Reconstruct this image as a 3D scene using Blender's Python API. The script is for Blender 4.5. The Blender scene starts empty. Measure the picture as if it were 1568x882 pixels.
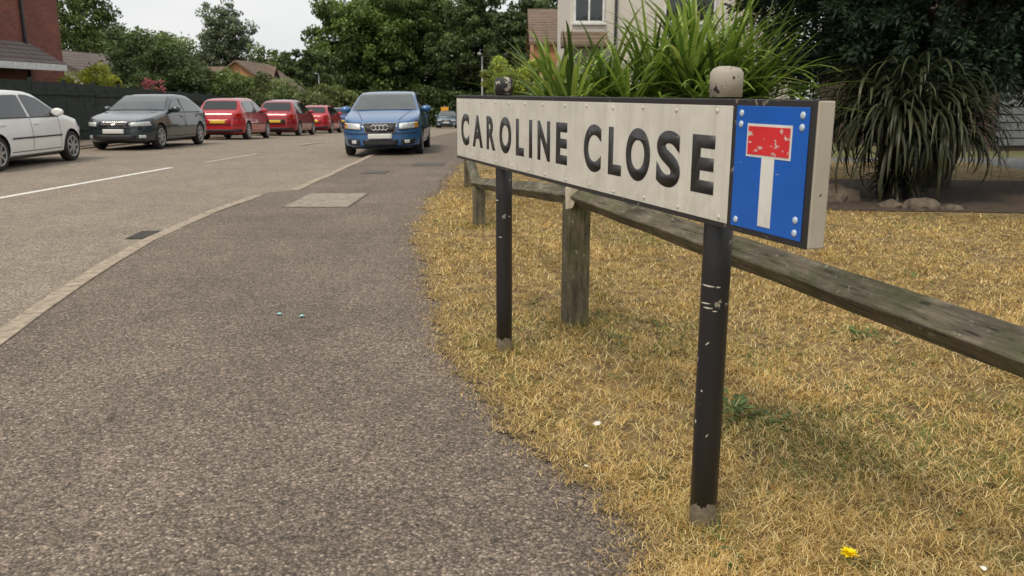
import bpy, bmesh, math, numpy as np
from mathutils import Vector, Matrix, noise as mnoise
R=np.random.RandomState(7)
S=bpy.context.scene
def zf(y):
    y=np.asarray(y,float)
    return np.where(y<20,0.0,np.where(y<28,-(y-20)**2*0.00175,-(y-28)*0.028-0.112))
# ---------------------------------------------------------------- materials
def newmat(name):
    m=bpy.data.materials.new(name); m.use_nodes=True
    nt=m.node_tree; nt.nodes.clear()
    o=nt.nodes.new('ShaderNodeOutputMaterial'); b=nt.nodes.new('ShaderNodeBsdfPrincipled')
    nt.links.new(b.outputs[0],o.inputs[0]); return m,nt,b,o
def N(nt,t,**k):
    n=nt.nodes.new(t)
    for a,v in k.items(): setattr(n,a,v)
    return n
def ramp(nt,src,stops):
    r=nt.nodes.new('ShaderNodeValToRGB'); e=r.color_ramp.elements
    while len(e)<len(stops): e.new(0.5)
    for i,(p,c) in enumerate(stops):
        e[i].position=p; e[i].color=(c if len(c)==4 else (*c,1)) if not isinstance(c,(int,float)) else (c,c,c,1)
    nt.links.new(src,r.inputs[0]); return r
def mix(nt,f,a,b,mode='MIX'):
    n=nt.nodes.new('ShaderNodeMix'); n.data_type='RGBA'; n.blend_type=mode
    for s,idx in ((f,0),(a,6),(b,7)):
        if isinstance(s,(int,float)): n.inputs[idx].default_value=s
        elif isinstance(s,tuple): n.inputs[idx].default_value=(*s,1)
        else: nt.links.new(s,n.inputs[idx])
    return n.outputs[2]
def coords(nt,scale=(1,1,1)):
    t=nt.nodes.new('ShaderNodeTexCoord'); m=nt.nodes.new('ShaderNodeMapping'); m.inputs['Scale'].default_value=scale
    nt.links.new(t.outputs['Object'],m.inputs[0]); return m.outputs[0]
def noise(nt,vec,scale,detail=4,rough=.55):
    n=N(nt,'ShaderNodeTexNoise'); n.inputs['Scale'].default_value=scale; n.inputs['Detail'].default_value=detail; n.inputs['Roughness'].default_value=rough
    nt.links.new(vec,n.inputs['Vector']); return n.outputs['Fac']
def bump(nt,b,h,strength,dist):
    n=N(nt,'ShaderNodeBump'); n.inputs['Strength'].default_value=strength; n.inputs['Distance'].default_value=dist
    nt.links.new(h,n.inputs['Height']); nt.links.new(n.outputs[0],b.inputs['Normal'])
def simple(name,col,rough=.5,metal=0,var=.15,scale=6,coat=0,bmp=0):
    m,nt,b,o=newmat(name); v=coords(nt); n=noise(nt,v,scale)
    r=ramp(nt,n,[(.3,tuple(c*(1-var) for c in col)),(.7,tuple(min(1,c*(1+var)) for c in col))])
    nt.links.new(r.outputs[0],b.inputs['Base Color']); b.inputs['Roughness'].default_value=rough; b.inputs['Metallic'].default_value=metal
    b.inputs['Coat Weight'].default_value=coat
    if bmp: bump(nt,b,noise(nt,v,scale*6),bmp,.01)
    return m
def asphalt(name,tint,scale,patch=.25,contrast=1.0,bst=.9,stain=.86,cmix=.35):
    m,nt,b,o=newmat(name); v=coords(nt)
    def layer(sc):
        vo=N(nt,'ShaderNodeTexVoronoi'); vo.inputs['Scale'].default_value=sc; nt.links.new(v,vo.inputs['Vector'])
        sep=N(nt,'ShaderNodeSeparateColor'); nt.links.new(vo.outputs['Color'],sep.inputs[0]); return vo,sep
    vo,sep=layer(scale); vo2,sep2=layer(scale*2.3)
    lo=tuple(c*(1-.68*contrast) for c in tint); hi=tuple(min(1,c*(1+1.5*contrast)) for c in tint)
    r=ramp(nt,sep.outputs[0],[(0,lo),(.42,tint),(.84,tuple(c*1.2 for c in tint)),(1,hi)])
    r2=ramp(nt,sep2.outputs[1],[(0,lo),(.5,tint),(1,hi)])
    c=mix(nt,cmix,r.outputs[0],r2.outputs[0])
    edge=ramp(nt,vo.outputs['Distance'],[(.2,1.0),(.8,.3)])
    c=mix(nt,.85,c,edge.outputs[0],'MULTIPLY')
    n1=noise(nt,v,.9,6,.6); n2=noise(nt,v,7,5,.7); n3=noise(nt,v,38,4,.7)
    for nn,a_,b_ in ((n1,1-patch,1+patch*.6),(n2,.84,1.14),(n3,.62,1.32)):
        p=ramp(nt,nn,[(.33,a_),(.67,b_)]); c=mix(nt,1.0,c,p.outputs[0],'MULTIPLY')
    n4=noise(nt,coords(nt,(1.2,.25,1)),1.6,3); p4=ramp(nt,n4,[(.42,1.0),(.7,stain)]); c=mix(nt,1.0,c,p4.outputs[0],'MULTIPLY')
    n5=noise(nt,v,2.6,2,.4); p5=ramp(nt,n5,[(.74,1.0),(.77,.72)]); c=mix(nt,1.0,c,p5.outputs[0],'MULTIPLY')
    nt.links.new(c,b.inputs['Base Color']); b.inputs['Roughness'].default_value=.85
    inv=N(nt,'ShaderNodeMath',operation='SUBTRACT'); inv.inputs[0].default_value=1; nt.links.new(vo.outputs['Distance'],inv.inputs[1])
    mm=N(nt,'ShaderNodeMath',operation='MULTIPLY'); nt.links.new(inv.outputs[0],mm.inputs[0]); nt.links.new(sep.outputs[1],mm.inputs[1])
    bump(nt,b,mm.outputs[0],bst,.007)
    return m
def attrmat(name,rough=.6,trans=.3,spec=.3):
    m,nt,b,o=newmat(name); a=N(nt,'ShaderNodeAttribute',attribute_name='Col')
    nt.links.new(a.outputs['Color'],b.inputs['Base Color']); b.inputs['Roughness'].default_value=rough; b.inputs['Specular IOR Level'].default_value=spec
    if trans:
        t=N(nt,'ShaderNodeBsdfTranslucent'); nt.links.new(a.outputs['Color'],t.inputs[0])
        ms=N(nt,'ShaderNodeMixShader'); ms.inputs[0].default_value=trans
        nt.links.new(b.outputs[0],ms.inputs[1]); nt.links.new(t.outputs[0],ms.inputs[2]); nt.links.new(ms.outputs[0],o.inputs[0])
    return m
def brickmat(name,c1,c2,mortar):
    m,nt,b,o=newmat(name); t=N(nt,'ShaderNodeTexCoord'); s=N(nt,'ShaderNodeSeparateXYZ'); nt.links.new(t.outputs['Object'],s.inputs[0])
    ad=N(nt,'ShaderNodeMath',operation='ADD'); nt.links.new(s.outputs[0],ad.inputs[0]); nt.links.new(s.outputs[1],ad.inputs[1])
    cb=N(nt,'ShaderNodeCombineXYZ'); nt.links.new(ad.outputs[0],cb.inputs[0]); nt.links.new(s.outputs[2],cb.inputs[1])
    br=N(nt,'ShaderNodeTexBrick'); br.inputs['Scale'].default_value=1; br.inputs['Brick Width'].default_value=.225; br.inputs['Row Height'].default_value=.075
    br.inputs['Mortar Size'].default_value=.008; br.inputs['Color1'].default_value=(*c1,1); br.inputs['Color2'].default_value=(*c2,1); br.inputs['Mortar'].default_value=(*mortar,1)
    nt.links.new(cb.outputs[0],br.inputs['Vector'])
    p=ramp(nt,noise(nt,t.outputs['Object'],.8,5),[(.3,.8),(.7,1.15)])
    nt.links.new(mix(nt,1.0,br.outputs[0],p.outputs[0],'MULTIPLY'),b.inputs['Base Color']); b.inputs['Roughness'].default_value=.9
    return m
def rooftile(name,col):
    m,nt,b,o=newmat(name); v=coords(nt)
    w=N(nt,'ShaderNodeTexWave',bands_direction='Z'); w.inputs['Scale'].default_value=2.2; w.inputs['Distortion'].default_value=.4; nt.links.new(v,w.inputs['Vector'])
    r=ramp(nt,w.outputs['Fac'],[(0,tuple(c*.55 for c in col)),(.35,col),(1,tuple(c*1.15 for c in col))])
    p=ramp(nt,noise(nt,v,3,6),[(.3,.7),(.7,1.25)])
    nt.links.new(mix(nt,1.0,r.outputs[0],p.outputs[0],'MULTIPLY'),b.inputs['Base Color']); b.inputs['Roughness'].default_value=.85
    return m
def woodmat(name,col,green,sc=(1.5,14,14),ga=.8):
    m,nt,b,o=newmat(name); v=coords(nt,sc)
    g=noise(nt,v,4,9,.7)
    r=ramp(nt,g,[(.3,tuple(c*.18 for c in col)),(.44,tuple(c*.7 for c in col)),(.56,col),(.72,tuple(c*1.8 for c in col))])
    v2=coords(nt); n2=noise(nt,v2,5,6,.7); f=ramp(nt,n2,[(.46,0.0),(.62,ga)])
    c=mix(nt,f.outputs[0],r.outputs[0],green)
    n4=noise(nt,v2,2.7,5,.6); f4=ramp(nt,n4,[(.4,.6),(.6,1.1)]); c=mix(nt,1.0,c,f4.outputs[0],'MULTIPLY')
    n3=noise(nt,v2,34,5,.65); f3=ramp(nt,n3,[(.62,0.0),(.68,.7)])
    c=mix(nt,f3.outputs[0],c,(.33,.34,.26))
    gg=ramp(nt,g,[(.34,.25),(.42,1.0)]); c=mix(nt,1.0,c,gg.outputs[0],'MULTIPLY')
    nt.links.new(c,b.inputs['Base Color']); b.inputs['Roughness'].default_value=.9; bump(nt,b,g,1,.014)
    return m
M={}
M['pave']=asphalt('pavement_tarmac',(.262,.206,.162),100,.22,1.0,1.0,.86,.25)
M['road']=asphalt('road_tarmac',(.36,.295,.228),75,.12,.5,.5,.93)
M['drive']=asphalt('driveway_tarmac',(.2,.2,.2),60,.1,.5,.4)
M['kerb']=simple('kerb_concrete',(.35,.29,.22),.9,0,.35,14,0,.6)
M['leaf']=attrmat('leaf',.42,.3,.4)
M['grassb']=attrmat('grass_blade',.75,.25,.15)
M['petal']=attrmat('petal',.7,.3,.1)
M['bark']=simple('bark',(.04,.032,.025),.95,0,.4,12,0,.6)
M['tyre']=simple('tyre_rubber',(.02,.02,.02),.8,0,.2)
M['alloy']=simple('alloy',(.5,.5,.52),.35,.8,.1)
M['chrome']=simple('chrome',(.75,.75,.75),.18,1,.05)
M['glass']=simple('car_glass',(.02,.026,.028),.04,0,.1,3,.5)
M['screen']=simple('windscreen_glass',(.06,.075,.075),.04,.25,.3,2,1)
M['trim']=simple('black_trim',(.018,.018,.02),.5,0,.2)
M['lamp']=simple('headlamp_lens',(.7,.74,.78),.06,.2,.35,22,1)
M['tail']=simple('tail_lamp',(.45,.01,.01),.12,0,.3,30,1)
M['platew']=simple('number_plate_white',(.66,.66,.64),.4,0,.08,30)
M['platey']=simple('number_plate_yellow',(.75,.5,.05),.4,0,.08,30)
# ---------------------------------------------------------------- mesh helpers
def link(o,parent=None):
    S.collection.objects.link(o)
    if parent is not None: o.parent=parent
    return o
def empty(name,loc=(0,0,0),rot=(0,0,0)):
    e=bpy.data.objects.new(name,None); e.location=loc; e.rotation_euler=rot; e.empty_display_size=.2; return link(e)
def meshpy(name,vs,fs,mats,parent=None,smooth=False,midx=None,loc=(0,0,0)):
    me=bpy.data.meshes.new(name); me.from_pydata([tuple(map(float,v)) for v in vs],[],[tuple(map(int,f)) for f in fs])
    for m in (mats if isinstance(mats,list) else [mats]): me.materials.append(m)
    if midx is not None: me.polygons.foreach_set('material_index',np.asarray(midx,np.int32))
    if smooth: me.polygons.foreach_set('use_smooth',np.ones(len(me.polygons),bool))
    me.update(); o=bpy.data.objects.new(name,me); o.location=loc; return link(o,parent)
def meshnp(name,V,F,mats,cols=None,midx=None,parent=None,smooth=False):
    V=np.ascontiguousarray(V,np.float32); F=np.ascontiguousarray(F,np.int32); k=F.shape[1]
    me=bpy.data.meshes.new(name); me.vertices.add(len(V)); me.vertices.foreach_set('co',V.ravel())
    me.loops.add(F.size); me.loops.foreach_set('vertex_index',F.ravel())
    me.polygons.add(len(F)); me.polygons.foreach_set('loop_start',np.arange(0,F.size,k,dtype=np.int32))
    try: me.polygons.foreach_set('loop_total',np.full(len(F),k,np.int32))
    except Exception: pass
    for m in mats: me.materials.append(m)
    if midx is not None: me.polygons.foreach_set('material_index',np.asarray(midx,np.int32))
    if smooth: me.polygons.foreach_set('use_smooth',np.ones(len(F),bool))
    me.update(calc_edges=True)
    if cols is not None:
        a=me.color_attributes.new('Col','FLOAT_COLOR','POINT'); c=np.ones((len(V),4),np.float32); c[:,:3]=np.clip(cols,0,1); a.data.foreach_set('color',c.ravel())
    o=bpy.data.objects.new(name,me); return link(o,parent)
def boxv(x0,x1,y0,y1,z0,z1):
    v=[(x0,y0,z0),(x1,y0,z0),(x1,y1,z0),(x0,y1,z0),(x0,y0,z1),(x1,y0,z1),(x1,y1,z1),(x0,y1,z1)]
    f=[(0,3,2,1),(4,5,6,7),(0,1,5,4),(1,2,6,5),(2,3,7,6),(3,0,4,7)]
    return v,f
def box(name,b,mat,parent=None,bev=0,loc=(0,0,0)):
    v,f=boxv(*b); o=meshpy(name,v,f,mat,parent,loc=loc)
    if bev:
        m=o.modifiers.new('b','BEVEL'); m.width=bev; m.segments=2
    return o
def boxes(name,bl,mat,parent=None):
    V=[];F=[]
    for b in bl:
        v,f=boxv(*b); n=len(V); V+=v; F+=[tuple(i+n for i in q) for q in f]
    return meshpy(name,V,F,mat,parent)
def tube(pts,rad,n=8):
    pts=[Vector(p) for p in pts]; V=[];F=[]
    for i,p in enumerate(pts):
        d=(pts[min(i+1,len(pts)-1)]-pts[max(i-1,0)]).normalized()
        a=d.orthogonal().normalized() if abs(d.z)<.99 else Vector((1,0,0)); b=d.cross(a).normalized(); a=b.cross(d)
        for k in range(n):
            t=2*math.pi*k/n; V.append(tuple(p+(a*math.cos(t)+b*math.sin(t))*rad[i]))
    for i in range(len(pts)-1):
        for k in range(n):
            F.append((i*n+k,i*n+(k+1)%n,(i+1)*n+(k+1)%n,(i+1)*n+k))
    return V,F
def lathe(name,prof,n,mat,parent=None,axis='z',loc=(0,0,0),midx=None,smooth=True):
    V=[];F=[];mi=[]
    for (r,h) in prof:
        for k in range(n):
            t=2*math.pi*k/n
            V.append((r*math.cos(t),r*math.sin(t),h) if axis=='z' else ((h,r*math.cos(t),r*math.sin(t)) if axis=='x' else (r*math.cos(t),h,r*math.sin(t))))
    for i in range(len(prof)-1):
        for k in range(n):
            F.append((i*n+k,i*n+(k+1)%n,(i+1)*n+(k+1)%n,(i+1)*n+k)); mi.append(0 if midx is None else midx[i])
    F.append(tuple(range(n))[::-1]); mi.append(mi[0]); F.append(tuple((len(prof)-1)*n+k for k in range(n))); mi.append(mi[-2] if len(mi)>1 else 0)
    o=meshpy(name,V,F,mat,parent,smooth=False,midx=mi,loc=loc)
    if smooth:
        for p in o.data.polygons: p.use_smooth=len(p.vertices)==4
    return o
def vnoise(x,y,s,seed=0):
    x=np.asarray(x)*s+seed*17.3; y=np.asarray(y)*s+seed*7.1
    xi=np.floor(x).astype(int); yi=np.floor(y).astype(int); fx=x-xi; fy=y-yi; fx=fx*fx*(3-2*fx); fy=fy*fy*(3-2*fy)
    def h(a,b):
        n=(a*374761393+b*668265263+seed*1442695)&0x7fffffff; n=((n^(n>>13))*1274126177)&0x7fffffff
        return ((n^(n>>16))&0xffff)/65535.
    return (h(xi,yi)*(1-fx)+h(xi+1,yi)*fx)*(1-fy)+(h(xi,yi+1)*(1-fx)+h(xi+1,yi+1)*fx)*fy
def strip(name,ys,xl,xr,z,mat,nx=1):
    V=[];F=[]
    for i,y in enumerate(ys):
        for k in range(nx+1):
            t=k/nx; V.append((xl[i]*(1-t)+xr[i]*t,y,float(zf(y))+z))
    w=nx+1
    for i in range(len(ys)-1):
        for k in range(nx): F.append((i*w+k,i*w+k+1,(i+1)*w+k+1,(i+1)*w+k))
    return meshpy(name,V,F,mat)
# ---------------------------------------------------------------- ground layers
gnd,nt,b,o=newmat('ground_grass'); v=coords(nt); r=ramp(nt,noise(nt,v,.5,8,.7),[(.3,(.07,.085,.03)),(.7,(.17,.15,.06))]); nt.links.new(r.outputs[0],b.inputs['Base Color']); b.inputs['Roughness'].default_value=.95
ysG=list(np.concatenate([np.arange(-60,20,20),np.arange(20,130,4),[200,400,900]]))
strip('ground',ysG,[-900]*len(ysG),[900]*len(ysG),-.11,gnd,2)
ysR=list(np.concatenate([np.arange(-20,20,2),np.arange(20,100,2.)]))
strip('road',ysR,[-11.0]*len(ysR),[-1.5 if y<4 else -2.8 for y in ysR],-.05,M['road'],4)
KP=[(-8,-.9),(-2,-1.55),(2,-2.35),(4.65,-2.93),(6.23,-3.22),(7.7,-3.42),(9.35,-3.5),(11.7,-3.44),(11.85,-3.12),(18.6,-3.17),(100,-3.2)]
kx=lambda y: np.interp(y,[p[0] for p in KP],[p[1] for p in KP])
EP=[(-8,.7),(0,.5),(1.5,.44),(2.118,.40),(2.42,.359),(2.695,.26),(3.127,.118),(3.704,-.072),(4.452,-.299),(5.546,-.508),(6.69,-.66),(8.4,-.842),(11.23,-1.0),(13.78,-1.0),(16.7,-1.03),(100,-1.0)]
ex=lambda y: np.interp(y,[p[0] for p in EP],[p[1] for p in EP])
ysP=np.concatenate([np.arange(-8,20,.25),np.arange(20,100,2.)])
strip('pavement',ysP,kx(ysP)+.1,ex(ysP)+.35,0,M['pave'],3)
strip('pavement',np.arange(-10,100,2.),[-13.2]*55,[-11.1]*55,.03,M['pave'],1)
def kerb(name,pts_fn,y0,y1,side=1):
    V=[];F=[]; y=y0
    while y<y1:
        L=.9; ya,yb=y+.006,y+L-.006; xa,xb=float(pts_fn(ya)),float(pts_fn(yb)); j=R.uniform(-.004,.004); w=.14*side; c=.012*side
        n=len(V)
        for (yy,xx) in ((ya,xa),(yb,xb)):
            z=float(zf(yy))
            V+=[(xx,yy,z-.12),(xx,yy,z-.008+j),(xx+c,yy,z+.006+j),(xx+w,yy,z+.008+j),(xx+w,yy,z-.12)]
        for k in range(4): F.append((n+k,n+k+1,n+k+6,n+k+5))
        F.append((n,n+1,n+2,n+3,n+4)); F.append((n+9,n+8,n+7,n+6,n+5)); y+=L
    meshpy(name,V,F,M['kerb'])
kerb('kerb',kx,-4,11.3); kerb('kerb',kx,11.88,80); kerb('kerb',lambda y:-11.0,0,80,-1)
# lawn
lawnm,nt,b,o=newmat('dry_lawn'); v=coords(nt)
n1=noise(nt,v,1.6,6,.6); n2=noise(nt,v,70,6,.75); n3=noise(nt,v,9,5,.65)
c1=ramp(nt,n3,[(.36,(.14,.09,.045)),(.48,(.30,.205,.085)),(.62,(.44,.31,.125))]); c2=ramp(nt,n2,[(.3,.3),(.5,.9),(.72,1.5)]); c3=ramp(nt,n1,[(.35,.8),(.65,1.15)])
c=mix(nt,1.0,c1.outputs[0],c2.outputs[0],'MULTIPLY'); c=mix(nt,1.0,c,c3.outputs[0],'MULTIPLY')
nt.links.new(c,b.inputs['Base Color']); b.inputs['Roughness'].default_value=.95; bump(nt,b,n2,1,.02)
dirt,nt,b,o=newmat('edge_dirt'); v=coords(nt); n1=noise(nt,v,90,6,.75); r=ramp(nt,n1,[(.3,(.07,.05,.032)),(.5,(.19,.14,.09)),(.72,(.44,.35,.23))]); nt.links.new(r.outputs[0],b.inputs['Base Color']); b.inputs['Roughness'].default_value=.95; bump(nt,b,n1,1,.02)
ysL=np.arange(0,17,.015)
jit=(vnoise(ysL,ysL*0,2.2,1)-.5)*.13+(vnoise(ysL,ysL*0,9,2)-.5)*.10+(vnoise(ysL,ysL*0,33,3)-.5)*.05+(vnoise(ysL,ysL*0,90,5)-.5)*.025
strip('soil_edge',ysL,ex(ysL)-.07+jit*1.1+(vnoise(ysL,ysL*0,60,6)-.5)*.05,ex(ysL)+.3,.006,dirt,1)
strip('lawn',ysL,ex(ysL)+.04+jit,ex(ysL)*0+9.0,.014,lawnm,1)
soil=simple('soil',(.07,.048,.034),.95,0,.5,20,0,1)
def patch(name,poly,z,mat):
    return meshpy(name,[(x,y,float(zf(y))+z) for x,y in poly],[tuple(range(len(poly)))],mat)
a=np.linspace(0,2*math.pi,40,endpoint=False)
patch('garden_bed',[(6.0+3.9*math.cos(t)+.1*math.sin(5*t),11.3+1.95*math.sin(t)+.1*math.cos(7*t)) for t in a],.022,soil)
patch('driveway',[(6.5,13.4),(40,13.4),(40,18.5),(6.5,18.5)],-.02,M['drive'])
# ---------------------------------------------------------------- road markings & covers
lm,nt,b,o=newmat('road_paint'); v=coords(nt); n1=noise(nt,v,25,6,.7); r=ramp(nt,n1,[(.36,(.4,.33,.27)),(.46,(.78,.76,.72))]); nt.links.new(r.outputs[0],b.inputs['Base Color']); b.inputs['Roughness'].default_value=.7
lf,nt,b,o=newmat('worn_road_paint'); v=coords(nt); n1=noise(nt,v,20,6,.7); r=ramp(nt,n1,[(.45,(.37,.3,.235)),(.6,(.6,.55,.48))]); nt.links.new(r.outputs[0],b.inputs['Base Color']); b.inputs['Roughness'].default_value=.7
def dash(name,x0,y0,x1,y1,w,mat):
    meshpy(name,[(x0-w/2,y0,-.046),(x0+w/2,y0,-.046),(x1+w/2,y1,-.046+float(zf(y1))),(x1-w/2,y1,-.046+float(zf(y1)))],[(0,1,2,3)],mat)
dash('road_marking',-7.1,8.6,-6.5,16.3,.12,lm); dash('road_marking',-6.3,17.6,-6.0,20.3,.1,lf); dash('road_marking',-5.9,24,-5.8,28,.1,lf); dash('road_marking',-7.5,2,-7.2,6,.1,lm)
conc=simple('cover_concrete',(.29,.25,.2),.9,0,.35,12,0,.6); iron=simple('cast_iron',(.10,.09,.08),.7,.3,.3,30,0,.6)
def cover(name,x,y,w,l,mat,split=2,rot=0):
    e=empty(name,(x,y,0),(0,0,rot))
    box('frame',(-w/2,w/2,-l/2,l/2,-.02,.004),iron,e)
    g=.018; step=(l-g)/split
    for i in range(split): box('plate_%d'%i,(-w/2+g,w/2-g,-l/2+g+i*step,-l/2+(i+1)*step,-.01,.009),mat,e)
cover('manhole_cover',-2.33,10.75,.8,1.45,conc); cover('manhole_cover',-2.35,14.7,.42,.5,iron,1); cover('manhole_cover',-1.6,16.4,.6,.7,iron,1)
e=empty('drain_grate',(-3.62,8.3,-.05),(0,0,.08)); box('frame',(-.12,.12,-.25,.25,-.02,.004),iron,e)
boxes('bars',[(-.10,.10,-.23+i*.05,-.205+i*.05,.005,.015) for i in range(9)],iron,e)
# ---------------------------------------------------------------- street name sign
def chipmat(name,base,chip,thr=.62,sc=40,bottom=0,rough=.45,stretch=(1,1,.4),grime=0,seedv=0):
    m,nt,b,o=newmat(name); v=coords(nt,stretch); n=noise(nt,v,sc,5,.6); f=ramp(nt,n,[(thr,0.0),(thr+.015,1.0)])
    fac=f.outputs[0]
    if bottom:
        t=N(nt,'ShaderNodeTexCoord'); s=N(nt,'ShaderNodeSeparateXYZ'); nt.links.new(t.outputs['Object'],s.inputs[0])
        n2=noise(nt,coords(nt,(1,1,.6)),22,6,.6); ad=N(nt,'ShaderNodeMath',operation='MULTIPLY_ADD'); ad.inputs[1].default_value=-bottom; nt.links.new(n2,ad.inputs[0]); nt.links.new(s.outputs[2],ad.inputs[2])
        r2=ramp(nt,ad.outputs[0],[(0.0,1.0),(.004,0.0)])
        mx=N(nt,'ShaderNodeMath',operation='MAXIMUM'); nt.links.new(r2.outputs[0],mx.inputs[0]); nt.links.new(fac,mx.inputs[1]); fac=mx.outputs[0]
    cn=ramp(nt,noise(nt,coords(nt),60,5,.7),[(.3,tuple(c*.45 for c in chip)),(.7,chip)])
    dn=ramp(nt,noise(nt,coords(nt),5,5,.6),[(.3,tuple(c*.88 for c in base)),(.7,tuple(min(1,c*1.1) for c in base))]).outputs[0]
    if grime:
        g1=ramp(nt,noise(nt,coords(nt,(9,1,.8)),2.5,6,.65),[(.5,0.0),(.75,grime)])
        t=N(nt,'ShaderNodeTexCoord'); s=N(nt,'ShaderNodeSeparateXYZ'); nt.links.new(t.outputs['Object'],s.inputs[0])
        g2=ramp(nt,noise(nt,coords(nt,(2,1,2)),6,7,.7),[(.4,0.0),(.8,grime)])
        ml=N(nt,'ShaderNodeMapRange'); ml.inputs[1].default_value=-.16; ml.inputs[2].default_value=.0; ml.inputs[3].default_value=1.5; ml.inputs[4].default_value=.45; nt.links.new(s.outputs[2],ml.inputs[0])
        dn=mix(nt,g1.outputs[0],dn,(.3,.26,.18)); mm=N(nt,'ShaderNodeMath',operation='MULTIPLY'); nt.links.new(g2.outputs[0],mm.inputs[0]); nt.links.new(ml.outputs[0],mm.inputs[1]); dn=mix(nt,mm.outputs[0],dn,(.28,.24,.17))
    nt.links.new(mix(nt,fac,dn,cn.outputs[0]),b.inputs['Base Color']); b.inputs['Roughness'].default_value=rough
    return m
whitep=chipmat('sign_white',(.64,.615,.55),(.22,.18,.13),.72,34,rough=.35,stretch=(1,1,1),grime=.38)
blackp=chipmat('sign_black',(.02,.019,.02),(.25,.22,.17),.645,34,rough=.4,stretch=(1,1,1))
bluep=chipmat('sign_blue',(.005,.10,.46),(.3,.42,.6),.70,16,rough=.3,stretch=(1,1,3))
redp=chipmat('sign_red',(.60,.022,.028),(.7,.6,.55),.615,42,rough=.35,stretch=(1,1,1.6))
symw=chipmat('symbol_white',(.68,.68,.64),(.3,.28,.25),.70,40,rough=.35,stretch=(1,1,1),grime=.25)
edgep=chipmat('sign_edge',(.40,.36,.29),(.15,.12,.09),.66,16,rough=.7,stretch=(1,1,1))
postp=chipmat('post_black',(.014,.013,.014),(.40,.36,.29),.67,15,.21,.38,stretch=(1,1,.8))
capp=chipmat('post_cap',(.38,.34,.28),(.03,.03,.03),.56,24,rough=.6,stretch=(1,1,1))
capb=chipmat('post_cap_dark',(.02,.02,.02),(.5,.46,.38),.52,22,rough=.6,stretch=(1,1,1))
rivet=simple('rivet',(.56,.53,.48),.45,.2,.15,30)
sg=empty('street_name_sign',(.516,2.349,0),(0,.0,-math.atan2(.944,.329)))
tilt=bpy.data.objects.new('panel',None); link(tilt,sg); tilt.location=(0,0,1.125); tilt.rotation_euler=(0,.0035,0)
box('board',(-2.470,.475,.001,.044,-.166,.164),edgep,tilt,.003)
box('black_face',(-2.472,.471,-.003,.0008,-.1675,.1655),blackp,tilt,.002)
box('top_edge',(-2.472,.471,.0008,.018,.1642,.1668),blackp,tilt)
box('white_panel',(-2.458,.152,-.0052,-.0032,-.153,.149),whitep,tilt,.001)
box('blue_panel',(.170,.452,-.0052,-.0032,-.152,.150),bluep,tilt,.001)
box('symbol_border',(.222,.397,-.0064,-.0054,.028,.108),symw,tilt)
box('symbol_bar',(.228,.391,-.0078,-.0066,.034,.102),redp,tilt)
box('symbol_stem',(.287,.337,-.0064,-.0054,-.138,.0275),symw,tilt)
def rv(x,z,r,mat,i):
    lathe('rivet_%d'%i,[(r,0),(r,-.001),(r*.8,-.003),(r*.3,-.004)],12,mat,tilt,'y',(x,-.0052,z))
k=0
for zz,off in ((.134,0),(-.138,.03)):
    for i in range(13):
        rv(-2.42+off+i*.208+R.uniform(-.015,.015),zz+R.uniform(-.003,.003),.006,rivet,k); k+=1
lr=simple('rivet_pale',(.5,.58,.68),.35,.2,.1)
for x in (.193,.43):
    for z in (-.135,-.105,.105,.132):
        if (x<.3 and z in(-.105,)) : continue
        rv(x,z,.0088,lr,k); k+=1
lettm=chipmat('letter_black',(.022,.021,.021),(.4,.38,.33),.71,60,rough=.45,stretch=(1,1,1))
def letter(ch,x0,w,zc,h,i):
    cu=bpy.data.curves.new('letter_'+ch,'FONT'); cu.body=ch; cu.size=1; cu.offset=.042; cu.extrude=0; cu.resolution_u=8
    o=bpy.data.objects.new('t',cu); S.collection.objects.link(o); bpy.context.view_layer.update()
    dg=bpy.context.evaluated_depsgraph_get(); me=bpy.data.meshes.new_from_object(o.evaluated_get(dg)); bpy.data.objects.remove(o)
    co=np.zeros(len(me.vertices)*3); me.vertices.foreach_get('co',co); co=co.reshape(-1,3)
    mn=co.min(0); mx=co.max(0); sx=w/(mx[0]-mn[0]); sz=h/(mx[1]-mn[1])
    new=np.zeros_like(co); new[:,0]=x0+(co[:,0]-mn[0])*sx; new[:,2]=zc-h/2+(co[:,1]-mn[1])*sz; new[:,1]=-.0058
    me.vertices.foreach_set('co',new.ravel()); me.materials.clear(); me.materials.append(lettm); me.update()
    ob=bpy.data.objects.new('letter_%s_%d'%(ch,i),me); link(ob,tilt)
    s=ob.modifiers.new('s','SOLIDIFY'); s.thickness=.0006; s.offset=0
ws={'C':.148,'A':.172,'R':.135,'O':.166,'L':.102,'I':.037,'N':.138,'E':.112,'S':.13}
tot=sum(ws[c] for c in 'CAROLINE'); gap=(1.447-tot)/7; x=-2.37
for i,c in enumerate('CAROLINE'): letter(c,x,ws[c],-.008,.163 if c in 'CO' else .157,i); x+=ws[c]+gap
for i,(c,a0,a1) in enumerate([('C',-.77,-.626),('L',-.568,-.470),('O',-.438,-.276),('S',-.235,-.095),('E',-.034,.082)]): letter(c,a0,a1-a0,-.008,.164 if c in 'COS' else .157,20+i)
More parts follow.
